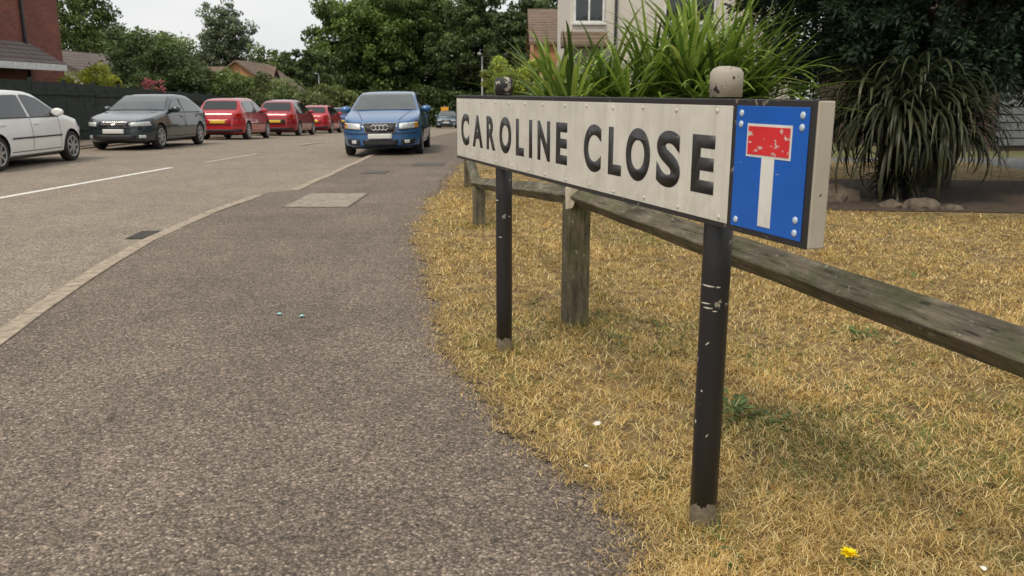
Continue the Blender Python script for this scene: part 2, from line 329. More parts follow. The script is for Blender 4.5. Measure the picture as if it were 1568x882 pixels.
for nm,xx,zt_,rr in (('post_near',0,1.37,.0405),('post_far',-1.889,1.378,.040)):
    lathe(nm,[(rr,-.1),(rr,.3),(rr,.8),(rr,zt_-.045)],32,postp,sg,'z',(xx,.07,0))
    lathe(nm+'_cap',[(rr+.003,zt_-.075),(rr+.004,zt_-.012),(rr-.004,zt_),(rr*.55,zt_+.006)],32,capp if xx==0 else capb,sg,'z',(xx,.07,0))
    V=[];F=[]
    def arc(z,t0,t1,th,rise=0):
        n0=len(V); m_=10
        for i in range(m_+1):
            t=math.radians(t0+(t1-t0)*i/m_); h_=th*(.25+.75*math.sin(math.pi*i/m_))
            for s_ in (-.5,.5): V.append(((rr+.0006)*math.cos(t),(rr+.0006)*math.sin(t),z+h_*s_+rise*i/m_))
        for i in range(m_): F.append((n0+2*i,n0+2*i+2,n0+2*i+3,n0+2*i+1))
    if xx==0:
        for q in ((.775,-95,-35,.005,-.002),(.772,-30,-12,.004,0),(.722,-98,-48,.004,.001),(.710,-80,-38,.005,0),(.702,-40,-20,.003,0),(.60,-60,-45,.006,.01),(.55,-105,-98,.02,0),(.46,-70,-63,.007,0),(.36,-98,-88,.012,0),(.32,-40,-30,.005,.01)): arc(*q)
    else:
        for q in ((.80,-100,-60,.006,0),(.62,-60,-30,.004,0),(.42,-110,-90,.012,0)): arc(*q)
    meshpy(nm+'_scratches',V,F,simple('scratch',(.5,.47,.4),.7,0,.3,80),sg,loc=(xx,.07,0))
# ---------------------------------------------------------------- wooden knee-rail fence
wood=woodmat('weathered_wood',(.185,.16,.115),(.10,.105,.04)); woodp=woodmat('weathered_post',(.19,.155,.10),(.11,.12,.035),(14,14,1.5))
woodl=simple('pale_cut_wood',(.5,.45,.36),.9,0,.2,20,0,.3)
fe=empty('wooden_fence')
def fpost(x,y,h,w,rot,nm):
    o=meshpy(nm,*(lambda s:( [(-s,-s,-.1),(s,-s,-.1),(s,s,-.1),(-s,s,-.1),(-s,-s,h-.02),(s,-s,h-.02),(s,s,h-.02),(-s,s,h-.02),(-s*.8,-s*.8,h),(s*.8,-s*.8,h),(s*.8,s*.8,h),(-s*.8,s*.8,h)],
      [(0,3,2,1),(0,1,5,4),(1,2,6,5),(2,3,7,6),(3,0,4,7),(4,5,9,8),(5,6,10,9),(6,7,11,10),(7,4,8,11),(8,9,10,11)]))(w/2),woodp,fe,loc=(x,y,0))
    o.rotation_euler=(0,0,rot); m=o.modifiers.new('b','BEVEL'); m.width=.006; m.segments=2
    return o
def rail(p,q,s,nm):
    p=Vector(p);q=Vector(q);L=(q-p).length; n=24; V=[];F=[]
    for i in range(n+1):
        t=i/n*L; j=[R.uniform(-.003,.003) for _ in range(8)]
        V+=[(t,s+j[0],j[1]),(t,j[2],s+j[3]),(t,-s+j[4],j[5]),(t,j[6],-s+j[7])]
    for i in range(n):
        for k in range(4): F.append((i*4+k,i*4+(k+1)%4,i*4+4+(k+1)%4,i*4+4+k))
    F+=[(3,2,1,0),(n*4,n*4+1,n*4+2,n*4+3)]
    o=meshpy(nm,V,F,wood,fe); d=(q-p).normalized(); yv=Vector((0,0,1)).cross(d).normalized(); zv=d.cross(yv)
    mt=Matrix((d,yv,zv)).transposed().to_4x4(); mt.translation=p; o.matrix_world=mt
    m=o.modifiers.new('b','BEVEL'); m.width=.007; m.segments=2
A=Vector((.358,4.68)); B=Vector((1.168,1.854)); d=(B-A).normalized()
fpost(.358,4.70,.735,.125,.28,'post_1'); fpost(-.33,8.45,.40,.115,.2,'post_2'); fpost(-.62,12.2,.62,.13,.1,'post_3')
C=A+d*5.2; fpost(C.x,C.y,.72,.125,.28,'post_4')
rail((.345,4.74,.76),(C.x,C.y,.70),.062,'rail_1'); rail((-.36,8.6,.435),(.34,4.76,.755),.06,'rail_2'); rail((-.66,12.3,.62),(-.36,8.6,.44),.055,'rail_3')
meshpy('pale_rail_end',[(.29,4.655,.80),(.33,4.61,.828),(.365,4.60,.79),(.33,4.615,.70),(.295,4.64,.69),(.31,4.70,.82)],[(0,4,3,2,1),(0,1,5)],woodl,fe)
# ---------------------------------------------------------------- grass
def blades_mesh(name,x,y,z,h,w,az,lean,cols,mat,curl=.6,rootf=.72):
    n=len(x); ca,sa=np.cos(az),np.sin(az); V=np.zeros((n,5,3)); mid=.5; tw=R.normal(0,.5,n); ca2,sa2=np.cos(az+tw),np.sin(az+tw)
    def pt(t,first):
        l=np.clip(lean*(.6+curl*t),0,1.66); cx,sx=(ca,sa) if first else (ca2,sa2)
        return cx*np.sin(l)*h*t,sx*np.sin(l)*h*t,np.cos(l)*h*t
    for i,(t,ww) in enumerate(((0,1),(mid,.8),(1,0))):
        hx,hy,hz=pt(t,i<2); px,py=-sa,ca
        if i<2:
            V[:,i*2]=np.stack([x+hx-px*w*ww/2,y+hy-py*w*ww/2,z+hz],1); V[:,i*2+1]=np.stack([x+hx+px*w*ww/2,y+hy+py*w*ww/2,z+hz],1)
        else: V[:,4]=np.stack([x+hx,y+hy,z+hz],1)
    b=np.arange(n)[:,None]*5
    F=np.concatenate([b+[0,1,3],b+[0,3,2],b+[2,3,4]],0)
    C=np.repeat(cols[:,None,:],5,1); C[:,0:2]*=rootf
    return meshnp(name,V.reshape(-1,3),F,[mat],C.reshape(-1,3))
n=560000
dd=np.exp(R.uniform(math.log(1.3),math.log(15),n)); th=R.uniform(math.radians(-14),math.radians(50),n)
gx=dd*np.sin(th); gy=dd*np.cos(th)
edge=ex(gy)+np.interp(gy,ysL,jit)
k1=gx>edge+.03+R.rand(n)**2*.06-(R.rand(n)<.12)*R.rand(n)*.17
den=vnoise(gx,gy,1.4,4)*.3+vnoise(gx,gy,5,5)*.35+vnoise(gx,gy,17,6)*.35
k2=R.rand(n)<np.clip((den-.30)*3.8,.06,1)
inbed=((gx-6)/4)**2+((gy-11.3)/2.05)**2<1
kk=k1&k2&~inbed&(gx<9); gx,gy,dd,den=gx[kk],gy[kk],dd[kk],den[kk]; n=len(gx)
tall=vnoise(gx,gy,6,8)*.5+vnoise(gx,gy,22,18)*.5
h=R.uniform(.014,.042,n)*(.4+1.25*tall)*(1+.03*dd); w=.0010*dd**.85*R.uniform(.6,1.5,n)+.0005
lean=R.uniform(.35,1.6,n)**1.0; az=vnoise(gx,gy,8,14)*12+R.normal(0,1.1,n)
pal=np.array([(.74,.53,.215),(.62,.42,.145),(.50,.325,.10),(.86,.69,.35),(.34,.22,.085),(.50,.39,.12)])
ci=R.choice(6,n,p=[.27,.24,.16,.16,.11,.06]); col=pal[ci]*(.70+.5*vnoise(gx,gy,1.1,9)+.25*(den-.5))[:,None]*R.uniform(.75,1.2,n)[:,None]
gr=(vnoise(gx,gy,1.3,11)*.5+vnoise(gx,gy,4.5,12)*.3+vnoise(gx,gy,19,13)*.2); isg=R.rand(n)<np.clip((gr-.56)*4,0,.55); col[isg]=np.array([.20,.23,.075])*R.uniform(.6,1.5,(isg.sum(),1))
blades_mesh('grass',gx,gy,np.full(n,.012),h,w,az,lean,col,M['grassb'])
# longer tufts round the posts and scattered
TB=[(.58,2.37,.11,900),(-.04,4.155,.12,800),(.358,4.70,.16,900),(-.33,8.45,.2,600)]+[(R.uniform(.5,3.5),R.uniform(2.2,7),R.uniform(.04,.1),120) for _ in range(60)]
TX=[];TY=[];TC=[];TH=[]
for i,(x_,y_,r_,c_) in enumerate(TB):
    if x_<float(ex(y_))+.05 and i>3: continue
    a_=R.uniform(0,6.283,c_); q=r_*R.rand(c_)**.6; TX.append(x_+q*np.cos(a_)); TY.append(y_+q*np.sin(a_)); TH.append(R.uniform(.025,.085,c_)*(1 if i<4 else .8))
    g_=R.rand(c_)<(.25 if i<4 else .35*R.rand()); cc=pal[R.choice(6,c_)]*R.uniform(.7,1.1,(c_,1)); cc[g_]=np.array([.17,.23,.06])*R.uniform(.6,1.4,(g_.sum(),1)); TC.append(cc)
TX=np.concatenate(TX);TY=np.concatenate(TY);TH=np.concatenate(TH);TC=np.concatenate(TC); n=len(TX)
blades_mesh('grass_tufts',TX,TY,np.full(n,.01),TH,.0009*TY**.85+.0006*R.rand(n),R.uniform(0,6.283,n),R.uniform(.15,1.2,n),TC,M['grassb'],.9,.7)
n=60000; dd=np.exp(R.uniform(math.log(1.4),math.log(10),n)); th=R.uniform(math.radians(-10),math.radians(48),n); gx=dd*np.sin(th); gy=dd*np.cos(th)
kk=(gx>ex(gy)+np.interp(gy,ysL,jit)-.01); gx,gy,dd=gx[kk],gy[kk],dd[kk]; n=len(gx)
blades_mesh('dead_grass_thatch',gx,gy,R.uniform(.014,.034,n),R.uniform(.02,.075,n),.0009*dd**.8*R.uniform(.7,1.3,n)+.0004,R.uniform(0,6.283,n),R.uniform(1.25,1.6,n),pal[R.choice([0,3,3,1],n)]*R.uniform(.7,1.15,(n,1)),M['grassb'],.3,.95)
n=20000; ly=np.exp(R.uniform(math.log(1.6),math.log(11),n)); lx=ex(ly)+np.interp(ly,ysL,jit)+R.normal(.0,.045,n)-np.abs(R.normal(0,.07,n))*(R.rand(n)<.45)
az=R.uniform(0,6.283,n); L_=R.uniform(.008,.04,n)
blades_mesh('straw_litter',lx,ly,np.full(n,.008)+R.rand(n)*.008,L_,R.uniform(.0008,.0022,n)*(1+.15*ly),az,R.uniform(1.5,1.6,n),pal[R.choice([0,3,1,4],n)]*R.uniform(.6,1.1,(n,1)),M['grassb'],.1,1)
n=12000; ly=np.exp(R.uniform(math.log(1.5),math.log(9),n)); t=R.rand(n); lx=np.where(t<.6,ex(ly)-np.abs(R.normal(0,.15,n))+.04,R.uniform(-1,1,n)*2+ex(ly)-2)
s=R.uniform(.0012,.0040,n)*(.7+.15*ly)
tet=np.array([(1,0,0),(-.5,.87,0),(-.5,-.87,0),(.1,.1,.9)])
V=(tet[None]*s[:,None,None]*R.uniform(.7,1.4,(n,4,3)))+np.stack([lx,ly,np.full(n,.003)],1)[:,None]
b_=np.arange(n)[:,None]*4; F=np.concatenate([b_+[0,1,3],b_+[1,2,3],b_+[2,0,3]],0)
cg=np.repeat((R.choice([.08,.22,.42],n)[:,None]*np.array([1,.83,.68]))[:,None],4,1)
meshnp('gravel',V.reshape(-1,3),F,[M['grassb']],cg.reshape(-1,3))
def longleaves(heads,per,L,W,el,droop,palette,seed,seg=8,fold=.25,azr=None):
    r=np.random.RandomState(seed); V=[];F=[];C=[];c0=0
    for hi,hd in enumerate(heads):
        for j in range(per):
            az=r.uniform(0,6.283) if azr is None else r.uniform(*azr); e=math.radians(r.uniform(*el)); l=L*r.uniform(.55,1.1)*hd[3]; w=W*r.uniform(.7,1.2); dr=r.uniform(*droop)
            p=np.array(hd[:3])+np.array([math.cos(az),math.sin(az),0])*.04*min(1,L)+np.array([0,0,r.uniform(-.12,.12)*min(1,L)])
            side=np.array([-math.sin(az),math.cos(az),0]); col=np.array(palette[r.randint(len(palette))])*r.uniform(.65,1.3)
            for k in range(seg+1):
                t=k/seg; ww=w*(min(1,.45+t*2.2))*(1-t**3)**.8*.5+.0005
                up=np.array([-math.cos(az)*math.sin(e),-math.sin(az)*math.sin(e),math.cos(e)])
                V+=[p-side*ww+up*ww*fold,p,p+side*ww+up*ww*fold]
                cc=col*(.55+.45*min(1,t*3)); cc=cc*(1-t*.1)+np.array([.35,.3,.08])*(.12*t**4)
                C+=[cc,cc*.8,cc]
                e-=dr*(t+.15)/seg*2; p=p+np.array([math.cos(az)*math.cos(e),math.sin(az)*math.cos(e),math.sin(e)])*l/seg
            for k in range(seg):
                a=c0+k*3; F+=[(a,a+1,a+4,a+3),(a+1,a+2,a+5,a+4)]
            c0+=(seg+1)*3
    return np.array(V),np.array(F),np.array(C)
def join(parts):
    V=[];F=[];C=[];MI=[];o=0
    for v,f,c,m in parts:
        v=np.asarray(v,float); f=np.asarray(f,int); V.append(v);F.append(f+o);C.append(np.broadcast_to(c,(len(v),3)) if np.ndim(c)==1 else c);MI.append(np.full(len(f),m));o+=len(v)
    return np.concatenate(V),np.concatenate(F),np.concatenate(C),np.concatenate(MI)
green=[(.20,.33,.045),(.28,.43,.07),(.13,.24,.035),(.42,.52,.12),(.07,.13,.025),(.33,.44,.09)]
def spiky(name,heads,per,L,W,el,droop,pal_,seed,base):
    v,f,c=longleaves(heads,per,L,W,el,droop,pal_,seed); parts=[(v,f,c,0)]
    for h_ in heads:
        tv,tf=tube([(base[0]+(h_[0]-base[0])*.4,base[1]+(h_[1]-base[1])*.4,0),((h_[0]+base[0])/2,(h_[1]+base[1])/2,h_[2]*.5),(h_[0],h_[1],h_[2]+.05)],[.09,.07,.06]); parts.append((tv,tf,np.array([.1,.08,.05]),1))
    V,F,C,MI=join(parts); return meshnp(name,V,F,[M['leaf'],M['bark']],C,MI)
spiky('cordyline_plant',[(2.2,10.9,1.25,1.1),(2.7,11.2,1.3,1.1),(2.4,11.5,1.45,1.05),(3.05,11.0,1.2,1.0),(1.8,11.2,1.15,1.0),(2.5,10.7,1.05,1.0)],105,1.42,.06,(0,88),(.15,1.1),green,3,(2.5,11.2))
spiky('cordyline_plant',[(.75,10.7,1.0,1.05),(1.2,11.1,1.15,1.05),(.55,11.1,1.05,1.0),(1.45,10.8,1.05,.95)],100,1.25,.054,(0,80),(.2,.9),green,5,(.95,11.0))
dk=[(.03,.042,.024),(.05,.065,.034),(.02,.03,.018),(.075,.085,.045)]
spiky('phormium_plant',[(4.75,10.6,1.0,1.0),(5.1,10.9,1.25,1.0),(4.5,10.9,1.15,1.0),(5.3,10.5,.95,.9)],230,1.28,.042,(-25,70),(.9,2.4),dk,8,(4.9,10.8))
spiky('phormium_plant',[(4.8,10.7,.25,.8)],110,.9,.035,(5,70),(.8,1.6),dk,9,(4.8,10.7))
rockm=simple('rock',(.12,.09,.068),.9,0,.4,9,0,.8)
def rock(x,y,s):
    bm=bmesh.new(); bmesh.ops.create_icosphere(bm,subdivisions=3,radius=1)
    for v in bm.verts:
        n_=mnoise.noise(v.co*1.3+Vector((x*3,y,0)))*.35+mnoise.noise(v.co*4)*.12; v.co*=1+n_; v.co=Vector((v.co.x*s,v.co.y*s*.7,v.co.z*s*.5))
    me=bpy.data.meshes.new('rock'); bm.to_mesh(me); me.materials.append(rockm); o=bpy.data.objects.new('rock',me); o.location=(x,y,s*.15); link(o)
for x,y,s in ((4.0,10.6,.3),(4.75,9.75,.22),(5.05,9.7,.13),(4.45,9.95,.14)): rock(x,y,s)
# weeds: a few irregular low rosettes
def herb(x,y,s,seed,n=60,k_=1.0):
    r=np.random.RandomState(seed); V=[];F=[];C=[]; ax=r.uniform(.5,1.3); 
    for i in range(n):
        az=r.uniform(0,6.283); d_=s*.13*r.rand()**.6*(1+.5*math.sin(az*3+seed)); p=np.array([x+d_*math.cos(az)*ax,y+d_*math.sin(az)/ax,.014+r.uniform(0,.03)*s]); l=.02*s*r.uniform(.5,1.4)
        a=np.array([math.cos(az),math.sin(az),r.uniform(-.1,.6)])*l; b2=np.array([-math.sin(az),math.cos(az),r.uniform(-.3,.3)])*l*.36
        o0=len(V); V+=[p-a,p-a*.2+b2,p+a*.5+b2*.9,p+a,p+a*.5-b2*.9,p-a*.2-b2]; F.append(tuple(o0+q for q in range(6))); c=np.array([.10,.165,.045])*r.uniform(.5,1.7)*k_; C+=[c]*6
    meshnp('weed',np.array(V),np.array(F),[M['leaf']],np.array(C))
for i,(px,py,s,k) in enumerate([(.93,3.32,1.25,110),(1.03,3.2,.8,50),(.62,2.22,.75,55),(.53,2.3,.5,25),(.56,4.4,.9,35),(.82,4.6,.8,30),(.98,4.0,.7,25),(1.92,4.45,1.1,60),(1.72,2.65,.6,30),(2.25,2.75,.8,30),(1.5,3.6,.6,18),(.92,2.6,.5,18),(.15,5.3,.8,22),(1.1,6.6,.9,24),(2.9,6.0,1.0,30),(.45,3.75,.5,16),(1.35,2.35,.6,24)]): herb(px,py,s,60+i,k,R.uniform(.8,1.15))
de=empty('dandelion_flower',(.935,2.135,0))
v,f=tube([(0,0,0),(.004,0,.03),(.0,.0,.055)],[.002,.0018,.0018],6); meshpy('stem',v,f,simple('stem_green',(.15,.25,.06)),de)
v,f,c=longleaves([(0,0,0,1)],110,.028,.007,(2,80),(.05,.3),[(.9,.6,.005),(.95,.68,.01)],77,3); v=v*np.array([1,1,.55])+np.array([0,0,.058]); meshnp('petals',v,f,[M['petal']],c*1.6,parent=de)
lit=simple('litter_white',(.7,.68,.62),.8); cy=simple('litter_cyan',(.3,.6,.57),.6)
def scrap(name,x,y,s,mat,z=.03):
    V=[(x+s*R.uniform(.5,1)*math.cos(t),y+s*R.uniform(.5,1)*math.sin(t),z+R.uniform(0,s*.5)) for t in np.linspace(0,6.28,7)[:-1]]; V.append((x,y,z+s*.6)); meshpy(name,V,[(i,(i+1)%6,6) for i in range(6)],mat)
scrap('feather',.33,3.12,.02,lit,.045); scrap('feather',.26,2.76,.014,lit,.03); scrap('paper_scrap',-1.41,4.98,.024,cy,.004); scrap('paper_scrap',-1.26,4.93,.026,cy,.004); scrap('feather',1.28,2.08,.014,lit,.045)
# ---------------------------------------------------------------- trees
def tree(name,X,Y,H,cz,rx,rz,ncl,per,leaf,col,seed,trunk=.25,cr=.32,z0=None):
    r=np.random.RandomState(seed); z0=float(zf(Y))-.1 if z0 is None else z0
    u=r.normal(size=(ncl,3)); u/=np.linalg.norm(u,axis=1)[:,None]; rad=r.uniform(.1,1,ncl)**.42
    lob=1+.14*np.sin(u[:,0]*5+seed)+.12*np.sin(u[:,2]*7+seed*2)+.10*np.sin(u[:,1]*6+seed*3)
    c=u*(rad*lob)[:,None]*np.array([rx,rx,rz])+np.array([X,Y,cz])
    c=c[(c[:,2]>z0+.3)]; ncl=len(c)
    crr=cr*rx*r.uniform(.5,1.3,ncl)
    P=r.normal(size=(ncl,per,3)); P/=np.linalg.norm(P,axis=2)[:,:,None]; P*=(r.uniform(0.05,1.25,(ncl,per))**.5)[:,:,None]
    off=P*np.array([1,1,.7]); pos=c[:,None]+off*crr[:,None,None]
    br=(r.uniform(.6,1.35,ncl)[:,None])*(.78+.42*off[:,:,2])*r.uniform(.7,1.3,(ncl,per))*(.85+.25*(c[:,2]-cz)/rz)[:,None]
    pos=pos.reshape(-1,3); br=br.reshape(-1); n=len(pos)
    t1=r.normal(size=(n,3)); t1/=np.linalg.norm(t1,axis=1)[:,None]; t2=r.normal(size=(n,3)); t2=np.cross(t1,t2); t2/=np.linalg.norm(t2,axis=1)[:,None]
    s=leaf*r.uniform(.6,1.3,n)[:,None]
    V=np.stack([pos-t1*s,pos+t2*s*.55,pos+t1*s,pos-t2*s*.55],1).reshape(-1,3); F=np.arange(n*4).reshape(-1,4)
    hue=r.uniform(-.1,.1,(n,1))*np.array([[1,.2,0]]); C=np.clip(np.array(col)[None]*(1+hue)*br[:,None],0,1); C=np.repeat(C,4,0)
    parts=[(V,F,C,0)]; bc=np.array([.08,.06,.05])
    top=cz+rz*.5; tv,tf=tube([(X,Y,z0),(X+.1,Y,z0+(top-z0)*.4),(X-.1,Y+.1,z0+(top-z0)*.75),(X,Y,top)],[trunk,trunk*.75,trunk*.45,trunk*.1]); parts.append((tv,tf,bc,1))
    for q in c[r.choice(ncl,min(12,ncl),replace=False)]:
        zz=z0+(top-z0)*r.uniform(.25,.6); m_=(np.array([X,Y,zz])+q)/2+np.array([0,0,.2]); tv,tf=tube([(X,Y,zz),m_,q],[trunk*.4,trunk*.25,trunk*.06],6); parts.append((tv,tf,bc,1))
    V,F,C,MI=join(parts); return meshnp(name,V,F,[M['leaf'],M['bark']],C,MI)
G1=(.15,.205,.055);G2=(.10,.145,.045);G3=(.19,.24,.08)  # distant tree greens are lightened: haze painted into the leaf colour
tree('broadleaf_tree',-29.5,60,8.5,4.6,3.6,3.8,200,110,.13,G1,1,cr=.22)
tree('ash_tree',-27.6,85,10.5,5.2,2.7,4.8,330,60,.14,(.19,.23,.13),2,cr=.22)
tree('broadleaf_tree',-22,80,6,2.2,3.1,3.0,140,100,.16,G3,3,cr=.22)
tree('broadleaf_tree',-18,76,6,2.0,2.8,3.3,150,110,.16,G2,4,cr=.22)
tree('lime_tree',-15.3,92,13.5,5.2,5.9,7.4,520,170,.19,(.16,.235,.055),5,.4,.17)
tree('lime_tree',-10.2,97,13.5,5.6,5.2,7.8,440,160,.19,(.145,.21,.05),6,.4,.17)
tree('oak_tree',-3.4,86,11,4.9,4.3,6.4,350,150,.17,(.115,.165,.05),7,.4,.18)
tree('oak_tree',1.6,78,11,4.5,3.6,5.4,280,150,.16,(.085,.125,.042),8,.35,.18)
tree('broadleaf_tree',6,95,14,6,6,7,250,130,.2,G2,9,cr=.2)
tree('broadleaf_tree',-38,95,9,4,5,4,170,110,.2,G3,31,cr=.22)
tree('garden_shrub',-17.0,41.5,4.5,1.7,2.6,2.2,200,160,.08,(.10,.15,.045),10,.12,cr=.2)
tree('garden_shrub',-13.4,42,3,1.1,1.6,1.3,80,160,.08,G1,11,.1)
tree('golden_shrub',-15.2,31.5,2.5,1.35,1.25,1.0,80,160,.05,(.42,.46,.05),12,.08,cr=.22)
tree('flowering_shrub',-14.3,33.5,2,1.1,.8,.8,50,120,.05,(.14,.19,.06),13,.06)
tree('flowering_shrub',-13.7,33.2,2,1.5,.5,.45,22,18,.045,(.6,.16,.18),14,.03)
tree('garden_shrub',-14,52,3,.8,2.0,1.5,90,130,.1,G3,15,.1); tree('garden_shrub',-13,62,3,.4,2.2,1.6,90,130,.12,(.2,.24,.07),16,.1)
tree('golden_shrub',.2,27,2.6,1.3,1.1,1.0,80,160,.05,(.34,.41,.07),17,.06,cr=.22)
tree('garden_shrub',.2,36,3,1.4,1.3,1.6,90,170,.07,G2,18,.1,cr=.22)
def hedge(name,x0,x1,y0,y1,h,col,leaf,n,seed):
    r=np.random.RandomState(seed); p=np.stack([r.uniform(x0,x1,n),r.uniform(y0,y1,n),r.uniform(0,1,n)**.7],1)
    hh=h*(.8+.35*vnoise(p[:,0],p[:,1],.4,seed)+.15*vnoise(p[:,0],p[:,1],1.6,seed+1)); p[:,2]=p[:,2]*hh+zf(p[:,1])
    t1=r.normal(size=(n,3)); t1/=np.linalg.norm(t1,axis=1)[:,None]; t2=np.cross(t1,r.normal(size=(n,3))); t2/=np.linalg.norm(t2,axis=1)[:,None]; s=leaf*r.uniform(.6,1.3,n)[:,None]
    V=np.stack([p-t1*s,p+t2*s*.6,p+t1*s,p-t2*s*.6],1).reshape(-1,3)
    C=np.array(col)[None]*(r.uniform(.6,1.35,n)*(.55+.7*vnoise(p[:,0]*1.0,p[:,1]+p[:,2]*3,1.2,seed+2)))[:,None]
    return meshnp(name,V,np.arange(n*4).reshape(-1,4),[M['leaf']],np.repeat(C,4,0))
hedge('hedge',-22,6,83,86,3.2,G2,.17,42000,1)
hedge('hedge',-.6,.5,18,45,1.1,(.08,.12,.04),.05,45000,2)
hedge('hedge',-14.6,-13.4,46,78,2.0,(.18,.23,.06),.09,30000,3)
hedge('hedge',-60,-22,88,92,4.5,G1,.22,26000,5)
hedge('hedge',3,30,45,48,3.5,G2,.12,20000,6)
def conifer(name,X,Y,cz,rx,ry,rz,n,seed,col,zmin):
    r=np.random.RandomState(seed); ncl=n//70
    u=r.normal(size=(ncl,3)); u/=np.linalg.norm(u,axis=1)[:,None]; rad=r.uniform(.3,1,ncl)**.4
    lob=1+.12*np.sin(u[:,0]*6+1)+.12*np.sin(u[:,2]*9+2)+.1*np.sin(u[:,1]*7)
    c=u*(rad*lob)[:,None]*np.array([rx,ry,rz])+np.array([X,Y,cz]); zz=zmin+.18*np.sin(c[:,0]*3)+.12*np.sin(c[:,0]*7+1); c[:,2]=np.where(c[:,2]<zz,zz+r.rand(ncl)*.5,c[:,2]); ncl=len(c)
    br=r.uniform(.4,1.9,ncl)
    d=c-np.array([X,Y,cz-1]); d/=np.linalg.norm(d,axis=1)[:,None]; d[:,2]-=.25
    q=r.normal(size=(ncl,70,3)); q/=np.linalg.norm(q,axis=2)[:,:,None]
    along=r.uniform(-.22,.22,(ncl,70)); pos=c[:,None]+d[:,None]*along[:,:,None]+q*(.14*(1-np.abs(along)*2.5))[:,:,None]
    t1=d[:,None]*.7+q*.75; t1/=np.linalg.norm(t1,axis=2)[:,:,None]; t2=np.cross(t1,r.normal(size=t1.shape)); t2/=np.linalg.norm(t2,axis=2)[:,:,None]
    s=.048*r.uniform(.6,1.3,(ncl,70,1))
    V=np.stack([pos-t1*s,pos+t2*s*.34,pos+t1*s,pos-t2*s*.34],2).reshape(-1,3)
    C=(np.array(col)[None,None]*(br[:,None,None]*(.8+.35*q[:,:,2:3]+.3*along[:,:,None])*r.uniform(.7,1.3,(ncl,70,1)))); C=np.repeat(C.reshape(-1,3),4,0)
    parts=[(V,np.arange(len(V)).reshape(-1,4),np.clip(C,0,1),0)]
    tv,tf=tube([(X,Y,0),(X+.1,Y,1.2),(X,Y,cz+rz*.5)],[.22,.18,.05]); parts.append((tv,tf,np.array([.08,.06,.04]),1))
    for q_ in c[r.choice(ncl,20)]:
        tv,tf=tube([(X,Y,1.2+r.rand()),(np.array([X,Y,1.8])+q_)/2,(np.array([X,Y,cz])*.2+q_*.8)],[.06,.035,.01],6); parts.append((tv,tf,np.array([.07,.05,.04]),1))
    V,F,C,MI=join(parts); return meshnp(name,V,F,[M['leaf'],M['bark']],C,MI)
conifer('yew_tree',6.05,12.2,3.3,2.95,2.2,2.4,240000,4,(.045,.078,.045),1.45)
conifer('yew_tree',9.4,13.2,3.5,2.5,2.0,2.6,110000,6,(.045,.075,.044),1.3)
# ---------------------------------------------------------------- houses
brick=brickmat('red_brick',(.26,.07,.045),(.17,.045,.032),(.18,.13,.11)); obrick=brickmat('orange_brick',(.6,.27,.11),(.5,.21,.09),(.4,.3,.22))
dbrick=brickmat('dark_brick',(.1,.06,.045),(.08,.05,.04),(.1,.09,.08)); tile=rooftile('roof_tile',(.16,.11,.08)); tileg=rooftile('grey_roof_tile',(.14,.11,.10))
render_=simple('white_render',(.62,.58,.52),.9,0,.06,2,0,.2); upvc=simple('white_upvc',(.7,.7,.68),.4); hglass=simple('window_glass',(.03,.035,.04),.05,0,.3,1,.5)
def house(name,x0,x1,y0,y1,z0,h,rh,wall,roof,ridge='y',wins=(),ov=.3):
    e=empty(name,(0,0,0)); box('walls',(x0,x1,y0,y1,z0-.5,z0+h),wall,e)
    zt_=z0+h; t=.12
    if ridge=='y':
        xm=(x0+x1)/2; ya,yb=y0-ov,y1+ov; s=ov*rh/((x1-x0)/2)
        P=[(x0-ov,zt_-s+.01),(xm,zt_+rh+.01),(x1+ov,zt_-s+.01),(x1+ov,zt_-s+t),(xm,zt_+rh+t+.02),(x0-ov,zt_-s+t)]
        V=[(a,ya,c) for a,c in P]+[(a,yb,c) for a,c in P]
        G=[(x0,y0+.001,zt_),(x1,y0+.001,zt_),(xm,y0+.001,zt_+rh),(x0,y1-.001,zt_),(x1,y1-.001,zt_),(xm,y1-.001,zt_+rh)]
    else:
        ym=(y0+y1)/2; xa,xb=x0-ov,x1+ov; s=ov*rh/((y1-y0)/2)
        P=[(y0-ov,zt_-s+.01),(ym,zt_+rh+.01),(y1+ov,zt_-s+.01),(y1+ov,zt_-s+t),(ym,zt_+rh+t+.02),(y0-ov,zt_-s+t)]
        V=[(xa,a,c) for a,c in P]+[(xb,a,c) for a,c in P]
        G=[(x0+.001,y0,zt_),(x0+.001,y1,zt_),(x0+.001,ym,zt_+rh),(x1-.001,y0,zt_),(x1-.001,y1,zt_),(x1-.001,ym,zt_+rh)]
    F=[(i,(i+1)%6,(i+1)%6+6,i+6) for i in range(6)]+[(0,5,4,1),(1,4,3,2),(6,7,10,11),(7,8,9,10)]
    meshpy('roof',V,F,roof,e); meshpy('gables',G,[(0,1,2),(3,4,5)],wall,e)
    for i,(face,a0,a1,b0,b1) in enumerate(wins):
        def bx(nm,u0,u1,v0,v1,d0,d1,mt):
            if face=='-y': box(nm,(u0,u1,y0-d1,y0-d0,v0,v1),mt,e)
            elif face=='+x': box(nm,(x1+d0,x1+d1,u0,u1,v0,v1),mt,e)
            else: box(nm,(x0-d1,x0-d0,u0,u1,v0,v1),mt,e)
        bx('window_%d_glass'%i,a0,a1,b0,b1,.004,.02,hglass)
        fw=.07
        for j,q in enumerate([(a0-fw,a0,b0-fw,b1+fw),(a1,a1+fw,b0-fw,b1+fw),(a0,a1,b0-fw,b0),(a0,a1,b1,b1+fw),((a0+a1)/2-.03,(a0+a1)/2+.03,b0,b1)]): bx('window_%d_frame_%d'%(i,j),*q,.004,.05,upvc)
        bx('window_%d_sill'%i,a0-.12,a1+.12,b0-fw-.06,b0-fw-.002,.004,.1,upvc)
    return e
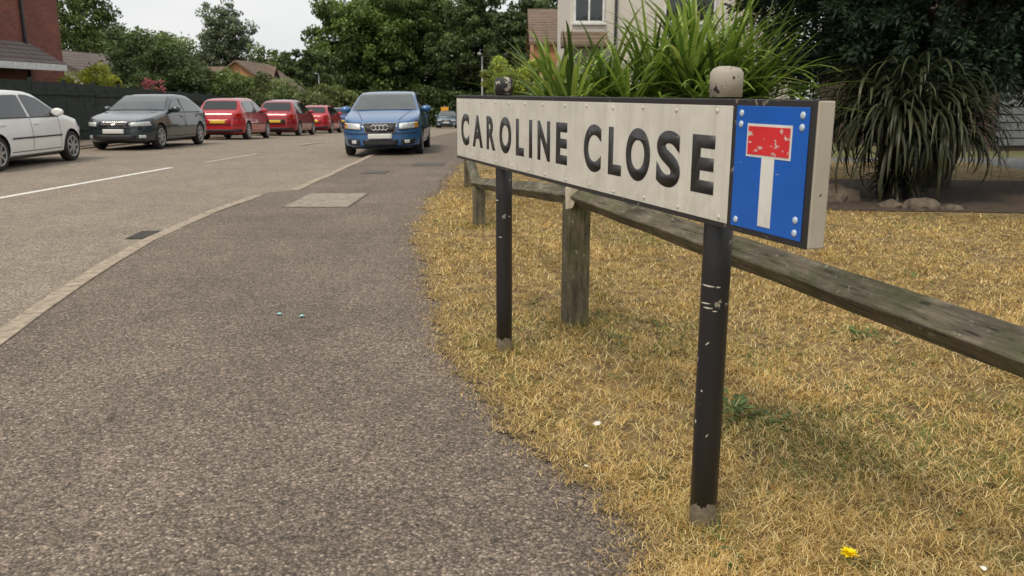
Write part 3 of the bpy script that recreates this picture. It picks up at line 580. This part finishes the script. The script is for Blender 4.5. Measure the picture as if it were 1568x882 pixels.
h1=house('brick_house',-24,-16,17,31.3,0,6.4,2.5,brick,tile,'y',[('+x',19,21,3.6,4.9),('+x',23.2,25.2,1.0,2.0)])
V=[(-16.0,15,3.0),(-16.0,29.2,3.0),(-14.9,29.3,2.3),(-14.9,15,2.3),(-14.9,15,2.18),(-14.9,29.3,2.18),(-16,29.2,2.6),(-16,15,2.6)]
meshpy('porch_roof',V,[(0,1,2,3),(3,2,5,4),(1,6,5,2),(4,5,6,7)],tileg,h1); box('porch_fascia',(-14.9,-14.86,15,29.3,2.08,2.28),upvc,h1)
lathe('drain_pipe',[(.05,0),(.05,6.2)],10,M['trim'],h1,'z',(-15.93,28.9,0))
house('white_garage',-23,-19,39,46,-.3,2.5,1.0,render_,tileg,'y')
house('brick_bungalow',-21.5,-16.2,60,68,-1.1,2.7,1.9,obrick,tile,'y')
house('brick_bungalow',-26,-17.5,62,66,-1.1,2.6,1.7,obrick,tile,'x')
wh=house('white_house',1.95,9.5,30,38,-.2,7.2,2.2,render_,tile,'x',[('-y',2.15,3.05,3.75,4.9),('-y',5.2,6.8,3.75,4.9),('-y',4.6,7.2,.6,1.9)])
V=[(1.65,29.0,2.95),(3.2,29.0,2.95),(3.2,29.99,3.4),(1.65,29.99,3.4),(1.65,29.0,2.85),(3.2,29.0,2.85),(3.2,29.99,2.85),(1.65,29.99,2.85)]
meshpy('porch_canopy',V,[(0,1,2,3),(0,4,5,1),(0,3,7,4),(1,5,6,2),(4,7,6,5)],tile,wh)
lathe('drain_pipe',[(.045,0),(.045,6.8)],10,M['trim'],wh,'z',(3.5,29.93,0))
house('orange_brick_house',.95,7,38.5,47,-.4,3.9,1.7,obrick,tile,'x',ov=.2)
gh=house('garage_house',10.6,24,22.5,30,0,5.2,2,dbrick,tile,'x',[('-y',11.2,12.2,2.9,4.0)])
boxes('garage_door',[(12.6,16.2,22.42,22.49,.02+i*.2,.19+i*.2) for i in range(11)],simple('garage_door_grey',(.16,.17,.18),.5),gh)
e=empty('timber_fence'); fm=simple('fence_dark_stain',(.026,.036,.03),.85,0,.4,5)
bl=[]; y=8
while y<58:
    z=float(zf(y)); hh=1.72+R.uniform(-.01,.01); bl.append((-13.35,-13.33+R.uniform(0,.006),y,y+.115,z,z+hh)); y+=.12
boxes('boards',bl,fm,e); boxes('posts',[(-13.42,-13.32,yy,yy+.1,float(zf(yy))-.1,float(zf(yy))+1.82) for yy in np.arange(8,58,1.8)],fm,e)
boxes('rails',[(-13.32,-13.29,yy,yy+1.8,float(zf(yy))+zz,float(zf(yy))+zz+.09) for yy in np.arange(8,56,1.8) for zz in (.3,1.35)],fm,e)
galv=simple('galvanised_steel',(.3,.31,.31),.5,.5,.1)
def lamp(x,y,h,rr=.07):
    z=float(zf(y)); e=empty('street_lamp',(x,y,z)); lathe('column',[(rr*1.4,0),(rr*1.4,1.2),(rr,1.25),(rr*.7,h)],12,galv,e)
    v,f=tube([(0,0,h-.02),(0,-.05,h+.08),(-.12,-.2,h+.1)],[rr*.6,rr*.55,rr*.5]); meshpy('arm',v,f,galv,e); box('lantern',(-.22,-.02,-.5,-.2,h+.05,h+.15),galv,e,.03)
lamp(-1.5,44,3.75,.05); lamp(-14.8,67,4.0,.07)
e=empty('traffic_sign',(-6.2,80,float(zf(80)))); lathe('pole',[(.04,0),(.04,1.9)],8,galv,e); box('plate',(-.35,.35,-.06,-.04,1.2,1.8),simple('sign_orange',(.8,.38,.03),.5),e,.01)
# ---------------------------------------------------------------- cars
def car(X,Yc,rot,paint,kind='saloon',L=4.4,W=.87,H=1.43,z=-.05,roll=0,wheelr=.31,face='emb',name='parked_car'):
    k=H/1.43
    if kind=='saloon': P=[(0,.60),(.04,.68),(.14,.735),(.35,.785),(.8,.87),(1.2,.93),(1.34,.955),(1.75,1.2),(2.1,1.37),(2.35,1.415),(2.7,1.43),(3.1,1.41),(3.4,1.36),(3.75,1.19),(4.0,1.055),(4.1,1.03),(4.38,.99),(4.46,.9),(4.5,.7)]
    else: P=[(0,.60),(.04,.69),(.15,.76),(.4,.84),(.8,.92),(1.1,.975),(1.45,1.17),(1.8,1.35),(2.1,1.41),(2.6,1.43),(3.1,1.42),(3.6,1.38),(3.85,1.32),(4.05,1.15),(4.25,.97),(4.4,.93),(4.46,.86),(4.5,.6)]
    sL=L/4.5; py=np.array([p[0]*sL for p in P]); pz=np.array([p[1]*(1+(k-1)*np.clip((p[1]-.6)/.8,0,1)) for p in P])
    yy=np.linspace(0,L,900); zz=np.interp(yy,py,pz); ker=np.hanning(31); ker/=ker.sum(); zp=np.pad(zz,15,'edge'); zz=np.convolve(zp,ker,'valid')
    zt=lambda y: np.interp(y,yy,zz)
    B=.93*(1+(k-1)*.4)
    plan=lambda y: W*min(1,(max(y,1e-4)/.5)**.22,(max(L-y,1e-4)/.42)**.2)*(1-.035*((y-L*.5)/(L*.5))**2)
    TZ=.44
    fr=[(.86,0),(.955,.05),(.985,.16),(1.0,.3),(1.0,.42),(.985,.55),(.965,.66)]
    def sec(y):
        w=plan(y); zc=float(zt(y)); zb=.2+.05*max(0,1-y/.25)+.08*max(0,1-(L-y)/.35); Bp=min(B,zc-.03); sc=(Bp-zb)/(B-.2)
        pts=[(0,zb)]+[(w*a_,zb+b_*sc) for a_,b_ in fr]+[(w*.945,Bp)]
        hc=zc-Bp; top=zc-.05*min(1,hc/.12)-.0; xb=w*.945; xt=xb-TZ*(top-Bp)-.01
        for t in (.33,.66): pts.append((xb-.01*t-(TZ*(top-Bp))*t,Bp+(top-Bp)*t))
        pts+= [(xt,top),(xt-.035*min(1,w/.5),zc-.02*min(1,hc/.12)),(xt*.7,zc-.006),(xt*.35,zc-.001),(0,zc)]
        return pts
    st=list(.5*np.linspace(.22,1,13)**4.5)+list(np.linspace(.5,L-.42,44)[1:-1])+list(L-.42*np.linspace(1,.2,12)**5)
    V=[];F=[];n=None
    for y in st:
        p=sec(y); ring=p+[(-a_,b_) for a_,b_ in p[1:-1][::-1]]; n=len(ring); V+=[(a_,y-L/2,b_) for a_,b_ in ring]
    for i in range(len(st)-1):
        for q in range(n): F.append((i*n+q,(i+1)*n+q,(i+1)*n+(q+1)%n,i*n+(q+1)%n))
    F.append(tuple(range(n))); F.append(tuple((len(st)-1)*n+q for q in range(n))[::-1])
    e=empty(name,(X,Yc,z+float(zf(Yc))),(math.atan(float(zf(Yc+1)-zf(Yc-1))/2)*(1 if abs(rot)<1.5 else -1),roll,rot))
    body=meshpy('body',V,F,[paint,M['trim']],e)
    wy=[.84*sL,L-.92*sL]
    cv=[];cf=[]
    for y0 in wy:
        for s_ in (-1,1):
            nn=28; o0=len(cv); rr=wheelr+.045
            for xx in (s_*(W-.24),s_*(W+.1)):
                for q in range(nn): t=2*math.pi*q/nn; cv.append((xx,y0-L/2+rr*math.cos(t),wheelr+.01+rr*math.sin(t)))
            fs=[(o0+q,o0+(q+1)%nn,o0+nn+(q+1)%nn,o0+nn+q) for q in range(nn)]+[tuple(o0+q for q in range(nn))[::-1],tuple(o0+nn+q for q in range(nn))]
            if s_<0: fs=[f_[::-1] for f_ in fs]
            cf+=fs
    cut=meshpy('cut',cv,cf,[paint,M['trim']],e,midx=[1]*len(cf))
    bm_=body.modifiers.new('bool','BOOLEAN'); bm_.operation='DIFFERENCE'; bm_.object=cut; bm_.solver='EXACT'
    bpy.context.view_layer.update(); dg=bpy.context.evaluated_depsgraph_get(); nm=bpy.data.meshes.new_from_object(body.evaluated_get(dg)); body.modifiers.clear(); body.data=nm; bpy.data.objects.remove(cut)
    bm=bmesh.new(); bm.from_mesh(nm); bmesh.ops.recalc_face_normals(bm,faces=bm.faces)
    for f_ in bm.faces: f_.smooth=True
    for ed in bm.edges:
        if len(ed.link_faces)==2 and ed.calc_face_angle(0)>math.radians(38): ed.smooth=False
    bm.to_mesh(nm); bm.free()
    O=-L/2
    inv_f=lambda z_: float(np.interp(z_,zz[:250],yy[:250])) if z_>zz[0] else 0.
    ri=np.arange(899,620,-1); inv_r=lambda z_: float(np.interp(z_,zz[ri],L-yy[ri])) if z_>zz[899] else 0.
    def pf(x,z_,front,off):
        lo=.5 if front else .42; ex_=1/.22 if front else 1/.2
        y=lo*(min(abs(x)/(W*.965),1.0))**ex_
        if front: return (x,max(y,inv_f(z_+.0))-off+O,z_)
        return (x,L-max(y,inv_r(z_))+off+O,z_)
    def fpatch(nm_,q,mat,front=True,off=.012,both=False,nu=10,nv=4):
        for s_ in ((1,-1) if both else (1,)):
            Vv=[];Ff=[]
            for j in range(nv+1):
                for i in range(nu+1):
                    u=i/nu;v=j/nv; x=(q[0][0]*(1-u)+q[1][0]*u)*(1-v)+(q[3][0]*(1-u)+q[2][0]*u)*v; z_=(q[0][1]*(1-u)+q[1][1]*u)*(1-v)+(q[3][1]*(1-u)+q[2][1]*u)*v
                    Vv.append(pf(s_*x,z_,front,off))
            for j in range(nv):
                for i in range(nu): a_=j*(nu+1)+i; Ff.append((a_,a_+1,a_+nu+2,a_+nu+1))
            o_=meshpy(nm_+('_l' if s_>0 else '_r'),Vv,Ff,mat,e,smooth=True); so=o_.modifiers.new('s','SOLIDIFY'); so.thickness=.012; so.offset=0
    def topglass(nm_,ya,yb,ins=.07,mat=None):
        Vv=[];Ff=[];nu=12;nv=10
        for j in range(nv+1):
            y=ya+(yb-ya)*j/nv; zc=float(zt(y)); w=plan(y); xt=w*.945-TZ*(zc-.05-min(B,zc-.03))-.01-ins
            sl=(float(zt(y+.03))-float(zt(y-.03)))/.06; nl=math.hypot(1,sl)
            for i in range(nu+1):
                u=i/nu*2-1; Vv.append((xt*u,y+O-.011*sl/nl,zc+.011/nl-.006*u*u))
        for j in range(nv):
            for i in range(nu): a_=j*(nu+1)+i; Ff.append((a_,a_+1,a_+nu+2,a_+nu+1))
        meshpy(nm_,Vv,Ff,mat or M['glass'],e,smooth=True)
    if kind=='saloon': topglass('windscreen',1.40*sL,2.13*sL,mat=M['screen']); topglass('rear_window',3.42*sL,3.97*sL,.1); wa,wb,wc=1.5*sL,2.5*sL,3.75*sL
    else: topglass('windscreen',1.14*sL,1.86*sL,mat=M['screen']); topglass('rear_window',3.87*sL,4.2*sL,.1); wa,wb,wc=1.25*sL,2.4*sL,3.7*sL
    def sidex(y,z_):
        w=plan(y); xb=w*.945; zc=float(zt(y)); Bp=min(B,zc-.03)
        if z_>=Bp: return xb-TZ*(z_-Bp)
        return float(np.interp(z_,[.2+b_ for a_,b_ in fr]+[B],[w*a_ for a_,b_ in fr]+[w*.945]))
    def sideglass(nm_,ya,yb,top=.085):
        for s_ in (1,-1):
            Vv=[];Ff=[];nu=16
            for i in range(nu+1):
                y=ya+(yb-ya)*i/nu; z0_=B+.012; z1_=max(z0_+.002,float(zt(y))-top)
                for t in (0,.5,1): z_=z0_+(z1_-z0_)*t; Vv.append((s_*(sidex(y,z_)+.007),y+O,z_))
            for i in range(nu):
                for j in (0,1): a_=i*3+j; Ff.append((a_,a_+1,a_+4,a_+3))
            meshpy(nm_+('_l' if s_>0 else '_r'),Vv,Ff,M['glass'],e,smooth=True)
    sideglass('front_side_window',wa,wb-.04); sideglass('rear_side_window',wb+.04,wc,.1)
    def sideline(nm_,pts,wd,mat,off=.003):
        for s_ in (1,-1):
            Vv=[];Ff=[]
            for i,(y,z_) in enumerate(pts):
                a_=pts[max(0,i-1)];b_=pts[min(len(pts)-1,i+1)]; dy,dz=b_[0]-a_[0],b_[1]-a_[1]; l=math.hypot(dy,dz); ny,nz=-dz/l*wd/2,dy/l*wd/2
                for g in (-1,1): Vv.append((s_*(sidex(y+ny*g,z_+nz*g)+off),y+ny*g+O,z_+nz*g))
            for i in range(len(pts)-1): Ff.append((i*2,i*2+1,i*2+3,i*2+2))
            meshpy(nm_+('_l' if s_>0 else '_r'),Vv,Ff,mat,e)
    zs=np.linspace(.34,B-.01,8)
    sideline('door_line_a',[(wy[0]+.45,z_) for z_ in zs],.012,M['trim']); sideline('door_line_b',[(wb,z_) for z_ in zs],.012,M['trim']); sideline('door_line_c',[(min(wc-.15,wy[1]-.05)-.1*max(0,(.6-z_)),z_) for z_ in zs if z_>.55],.012,M['trim'])
    ysd=np.linspace(wy[0]+.42,wy[1]-.42,10); sideline('sill_trim',[(y,.27) for y in ysd],.09,M['trim'],.006); sideline('side_moulding',[(y,.56) for y in ysd],.03,M['trim'] if kind!='saloon' else paint,.012)
    sideline('window_trim',[(y,B-.004) for y in np.linspace(wa,wc,12)],.022,M['trim'],.005)
    for s_ in (1,-1):
        for y in (wb-.17,wc-.32): x_=sidex(y,.82); box('door_handle',(min(s_*x_,s_*(x_+.03)),max(s_*x_,s_*(x_+.03)),y+O-.09,y+O+.09,.80,.83),paint,e,.008)
        bm=bmesh.new(); bmesh.ops.create_uvsphere(bm,u_segments=14,v_segments=8,radius=1)
        for v_ in bm.verts: v_.co=Vector((v_.co.x*.125,max(-1,min(.55,v_.co.y))*.08,v_.co.z*.08))
        me=bpy.data.meshes.new('mirror'); bm.to_mesh(me); bm.free(); me.materials.append(paint)
        for p_ in me.polygons: p_.use_smooth=True
        o_=bpy.data.objects.new('mirror',me); o_.location=(s_*(sidex(wa+.2,B)+.10),wa+.22+O,B+.08); link(o_,e)
        box('mirror_arm',(min(s_*(W-.1),s_*(W+.03)),max(s_*(W-.1),s_*(W+.03)),wa+.2+O,wa+.26+O,B+.01,B+.05),M['trim'],e)
    if face=='emb':
        for s_ in (1,-1):
            Vv=[];Ff=[]
            for i in range(9):
                t=i/8; y=.2+t*.85*sL; x_=(.40+.2*t)
                for g in (-.006,.006): Vv.append((s_*(x_+g),y+O,float(zt(y))-.001-.006*(x_/.6)**2+.006))
            for i in range(8): Ff.append((2*i,2*i+1,2*i+3,2*i+2))
            meshpy('bonnet_line',Vv,Ff,M['trim'],e)
        fpatch('headlamp_rim',[(.405,.578),(.825,.605),(.815,.752),(.405,.728)],M['trim'],both=True,off=.009)
        fpatch('headlamp',[(.42,.59),(.815,.618),(.80,.742),(.42,.716)],M['lamp'],both=True,off=.016)
        fpatch('indicator',[(.73,.61),(.815,.618),(.80,.742),(.74,.738)],simple('indicator_amber',(.7,.35,.06),.1,0,.2,30,1),both=True,off=.019)
        fpatch('grille_surround',[(-.32,.525),(.32,.525),(.39,.735),(-.39,.735)],M['chrome'],off=.014); fpatch('grille',[(-.30,.54),(.30,.54),(.365,.72),(-.365,.72)],M['trim'],off=.024)
        for i in range(4):
            bpy.ops.mesh.primitive_torus_add(major_radius=.055,minor_radius=.011,major_segments=24,minor_segments=8,rotation=(math.pi/2,0,0)); t_=bpy.context.object; t_.name='ring_%d'%i; t_.data.materials.append(M['chrome']); t_.parent=e; t_.location=(-.126+i*.084,O-.045,.635)
        fpatch('lower_intake',[(-.36,.25),(.36,.25),(.39,.375),(-.39,.375)],M['trim'],off=.016); fpatch('side_intake',[(.45,.25),(.72,.27),(.75,.385),(.46,.385)],M['trim'],both=True,off=.014)
        fpatch('fog_lamp',[(.53,.29),(.63,.29),(.63,.36),(.53,.36)],M['lamp'],both=True,off=.022)
        fpatch('bumper_strip',[(-.79,.500),(.79,.500),(.79,.515),(-.79,.515)],M['trim'],off=.012,nu=24)
        fpatch('number_plate',[(-.26,.39),(.26,.39),(.26,.50),(-.26,.50)],M['platew'],off=.04)
    else:
        fpatch('headlamp',[(.42,.585),(.79,.605),(.77,.70),(.42,.685)],M['lamp'],both=True,off=.016)
        fpatch('grille',[(-.36,.60),(.36,.60),(.37,.685),(-.37,.685)],M['trim'],off=.016); fpatch('grille_bar',[(-.36,.685),(.36,.685),(.36,.7),(-.36,.7)],M['chrome'],off=.02,nv=1)
        fpatch('badge',[(-.05,.62),(.05,.62),(.05,.672),(-.05,.672)],M['chrome'],off=.024)
        fpatch('lower_intake',[(-.5,.27),(.5,.27),(.52,.37),(-.52,.37)],M['trim'],off=.014); fpatch('fog_lamp',[(.58,.3),(.7,.3),(.7,.37),(.58,.37)],M['lamp'],both=True,off=.014)
        fpatch('bumper_strip',[(-.79,.545),(.79,.545),(.79,.56),(-.79,.56)],M['trim'],off=.012,nu=24)
        fpatch('number_plate',[(-.26,.41),(.26,.41),(.26,.52),(-.26,.52)],M['platew'],off=.03)
    if kind=='saloon': fpatch('tail_lamp',[(.5,.70),(.80,.70),(.79,.88),(.5,.86)],M['tail'],False,both=True)
    else: fpatch('tail_lamp',[(.56,.74),(.79,.70),(.77,.95),(.60,.93)],M['tail'],False,both=True)
    fpatch('rear_number_plate',[(-.26,.56),(.26,.56),(.26,.67),(-.26,.67)],M['platey'],False,.03)
    fpatch('rear_bumper_trim',[(-.75,.27),(.75,.27),(.76,.36),(-.76,.36)],M['trim'],False,.012,nu=24); fpatch('rear_bumper_line',[(-.79,.50),(.79,.50),(.79,.512),(-.79,.512)],M['trim'],False,.012,nu=24)
    fpatch('rear_recess',[(-.42,.54),(.42,.54),(.42,.70),(-.42,.70)],M['trim'] if kind=='suv' else paint,False,.016)
    for i,y0 in enumerate(wy):
        for s_ in (-1,1):
            r_=wheelr; xo=s_*(W-.015)
            prof=[(r_*.62,-.17*s_),(r_*.9,-.19*s_),(r_,-.165*s_),(r_,-.035*s_),(r_*.96,-.012*s_),(r_*.72,0),(r_*.68,-.012*s_)]
            lathe('tyre_%d%s'%(i,'l' if s_>0 else 'r'),prof,36,M['tyre'],e,'x',(xo,y0+O,r_))
            lathe('rim_%d%s'%(i,'l' if s_>0 else 'r'),[(r_*.70,-.02*s_),(r_*.70,.0),(r_*.64,.0),(r_*.62,-.03*s_)],36,M['alloy'],e,'x',(xo,y0+O,r_))
            lathe('wheel_dark_%d'%i,[(r_*.62,-.035*s_),(r_*.62,-.03*s_)],24,M['trim'],e,'x',(xo+.004*s_,y0+O,r_))
            lathe('hub_%d'%i,[(r_*.2,-.03*s_),(r_*.18,-.004*s_)],16,M['alloy'],e,'x',(xo+.004*s_,y0+O,r_))
            Vv=[];Ff=[]
            for q in range(7):
                t=2*math.pi*q/7+.3; ca,sa=math.cos(t),math.sin(t); o0=len(Vv)
                for (rr,hw) in ((r_*.12,.03),(r_*.63,.021)):
                    for g in (-1,1):
                        for xx in (-.028*s_,-.006*s_): Vv.append((xx,ca*rr-sa*hw*g,sa*rr+ca*hw*g))
                Ff+=[tuple(o0+j for j in f_) for f_ in ((1,3,7,5),(0,1,5,4),(3,2,6,7))]
            meshpy('spokes_%d'%i,Vv,Ff,M['alloy'],e,loc=(xo+.003*s_,y0+O,r_))
    box('underbody',(-W*.75,W*.75,O+.4,L/2-.4,.16,.24),M['trim'],e)
    return e
def paint(name,col,metal=.0,rough=.25): return simple(name,col,rough,metal,.04,2,1.0)
P_blue=paint('paint_blue',(.035,.13,.32),.2,.28); P_white=paint('paint_white',(.84,.84,.82)); P_dark=paint('paint_dark_green',(.03,.045,.05),.3,.3); P_red=paint('paint_red',(.45,.012,.025)); P_red2=paint('paint_dark_red',(.33,.008,.018),.2); P_navy=paint('paint_navy',(.02,.04,.16),.3); P_grey=paint('paint_teal_grey',(.1,.15,.2),.4)
car(-2.95,21.0,.035,P_blue,'hatch',4.35,.885,1.43,z=-.03,roll=-.015,face='emb')
car(-10.1,16.75,math.pi,P_white,'hatch',4.3,.88,1.46,face='x')
car(-9.85,23.6,0,P_dark,'saloon',4.55,.86,1.41,face='x')
car(-10.1,31.6,math.pi,P_red,'hatch',3.9,.84,1.46,face='x')
car(-10.1,38.9,math.pi,P_red2,'suv',4.2,.88,1.56,face='x')
car(-10.1,45.8,math.pi,P_red,'hatch',3.8,.82,1.45,face='x')
car(-10.1,53,math.pi,P_navy,'hatch',4.0,.84,1.45,face='x')
car(-5.4,73,0,P_grey,'hatch',4.2,.88,1.45,face='x')
# ---------------------------------------------------------------- world, sun, camera
w=bpy.data.worlds.new('World'); S.world=w; w.use_nodes=True; nt=w.node_tree; nt.nodes.clear()
sk=nt.nodes.new('ShaderNodeTexSky'); sk.sky_type='NISHITA'; sk.sun_disc=False; sk.sun_elevation=math.radians(55); sk.sun_rotation=math.radians(215); sk.dust_density=4; sk.air_density=1
tc=nt.nodes.new('ShaderNodeTexCoord'); cn=nt.nodes.new('ShaderNodeTexNoise'); cn.inputs['Scale'].default_value=2.2; cn.inputs['Detail'].default_value=5
mp=nt.nodes.new('ShaderNodeMapping'); mp.inputs['Scale'].default_value=(1,1,3.5); nt.links.new(tc.outputs['Generated'],mp.inputs[0]); nt.links.new(mp.outputs[0],cn.inputs['Vector'])
cr=ramp(nt,cn.outputs['Fac'],[(.35,(.86,.89,.9)),(.65,(1.0,1.0,.985))])
sc_=N(nt,'ShaderNodeVectorMath',operation='SCALE'); sc_.inputs['Scale'].default_value=9.0; nt.links.new(cr.outputs[0],sc_.inputs[0])
bg=nt.nodes.new('ShaderNodeBackground'); bg.inputs[1].default_value=.11
nt.links.new(mix(nt,.88,sk.outputs[0],sc_.outputs[0]),bg.inputs[0]); wo=nt.nodes.new('ShaderNodeOutputWorld'); nt.links.new(bg.outputs[0],wo.inputs[0])
sd=bpy.data.lights.new('sun','SUN'); sd.energy=2.1; sd.angle=math.radians(16); sd.color=(1,.89,.72); so=bpy.data.objects.new('sun',sd); link(so)
az=math.radians(215); el=math.radians(55); dv=Vector((math.sin(az)*math.cos(el),math.cos(az)*math.cos(el),math.sin(el)))
so.rotation_euler=dv.to_track_quat('Z','Y').to_euler()
cd=bpy.data.cameras.new('camera'); cam=bpy.data.objects.new('camera',cd); link(cam); cam.location=(0,0,1.3); cam.rotation_euler=(math.radians(90-12.8),0,0)
cd.sensor_width=36; cd.lens=29.85; cd.clip_end=2000; cd.clip_start=.05
cd.dof.use_dof=True; cd.dof.focus_distance=3.4; cd.dof.aperture_fstop=7.1
S.camera=cam
S.view_settings.view_transform='Standard'; S.view_settings.look='None'; S.view_settings.exposure=0
print('faces',sum(len(o.data.polygons) for o in S.objects if o.type=='MESH'))
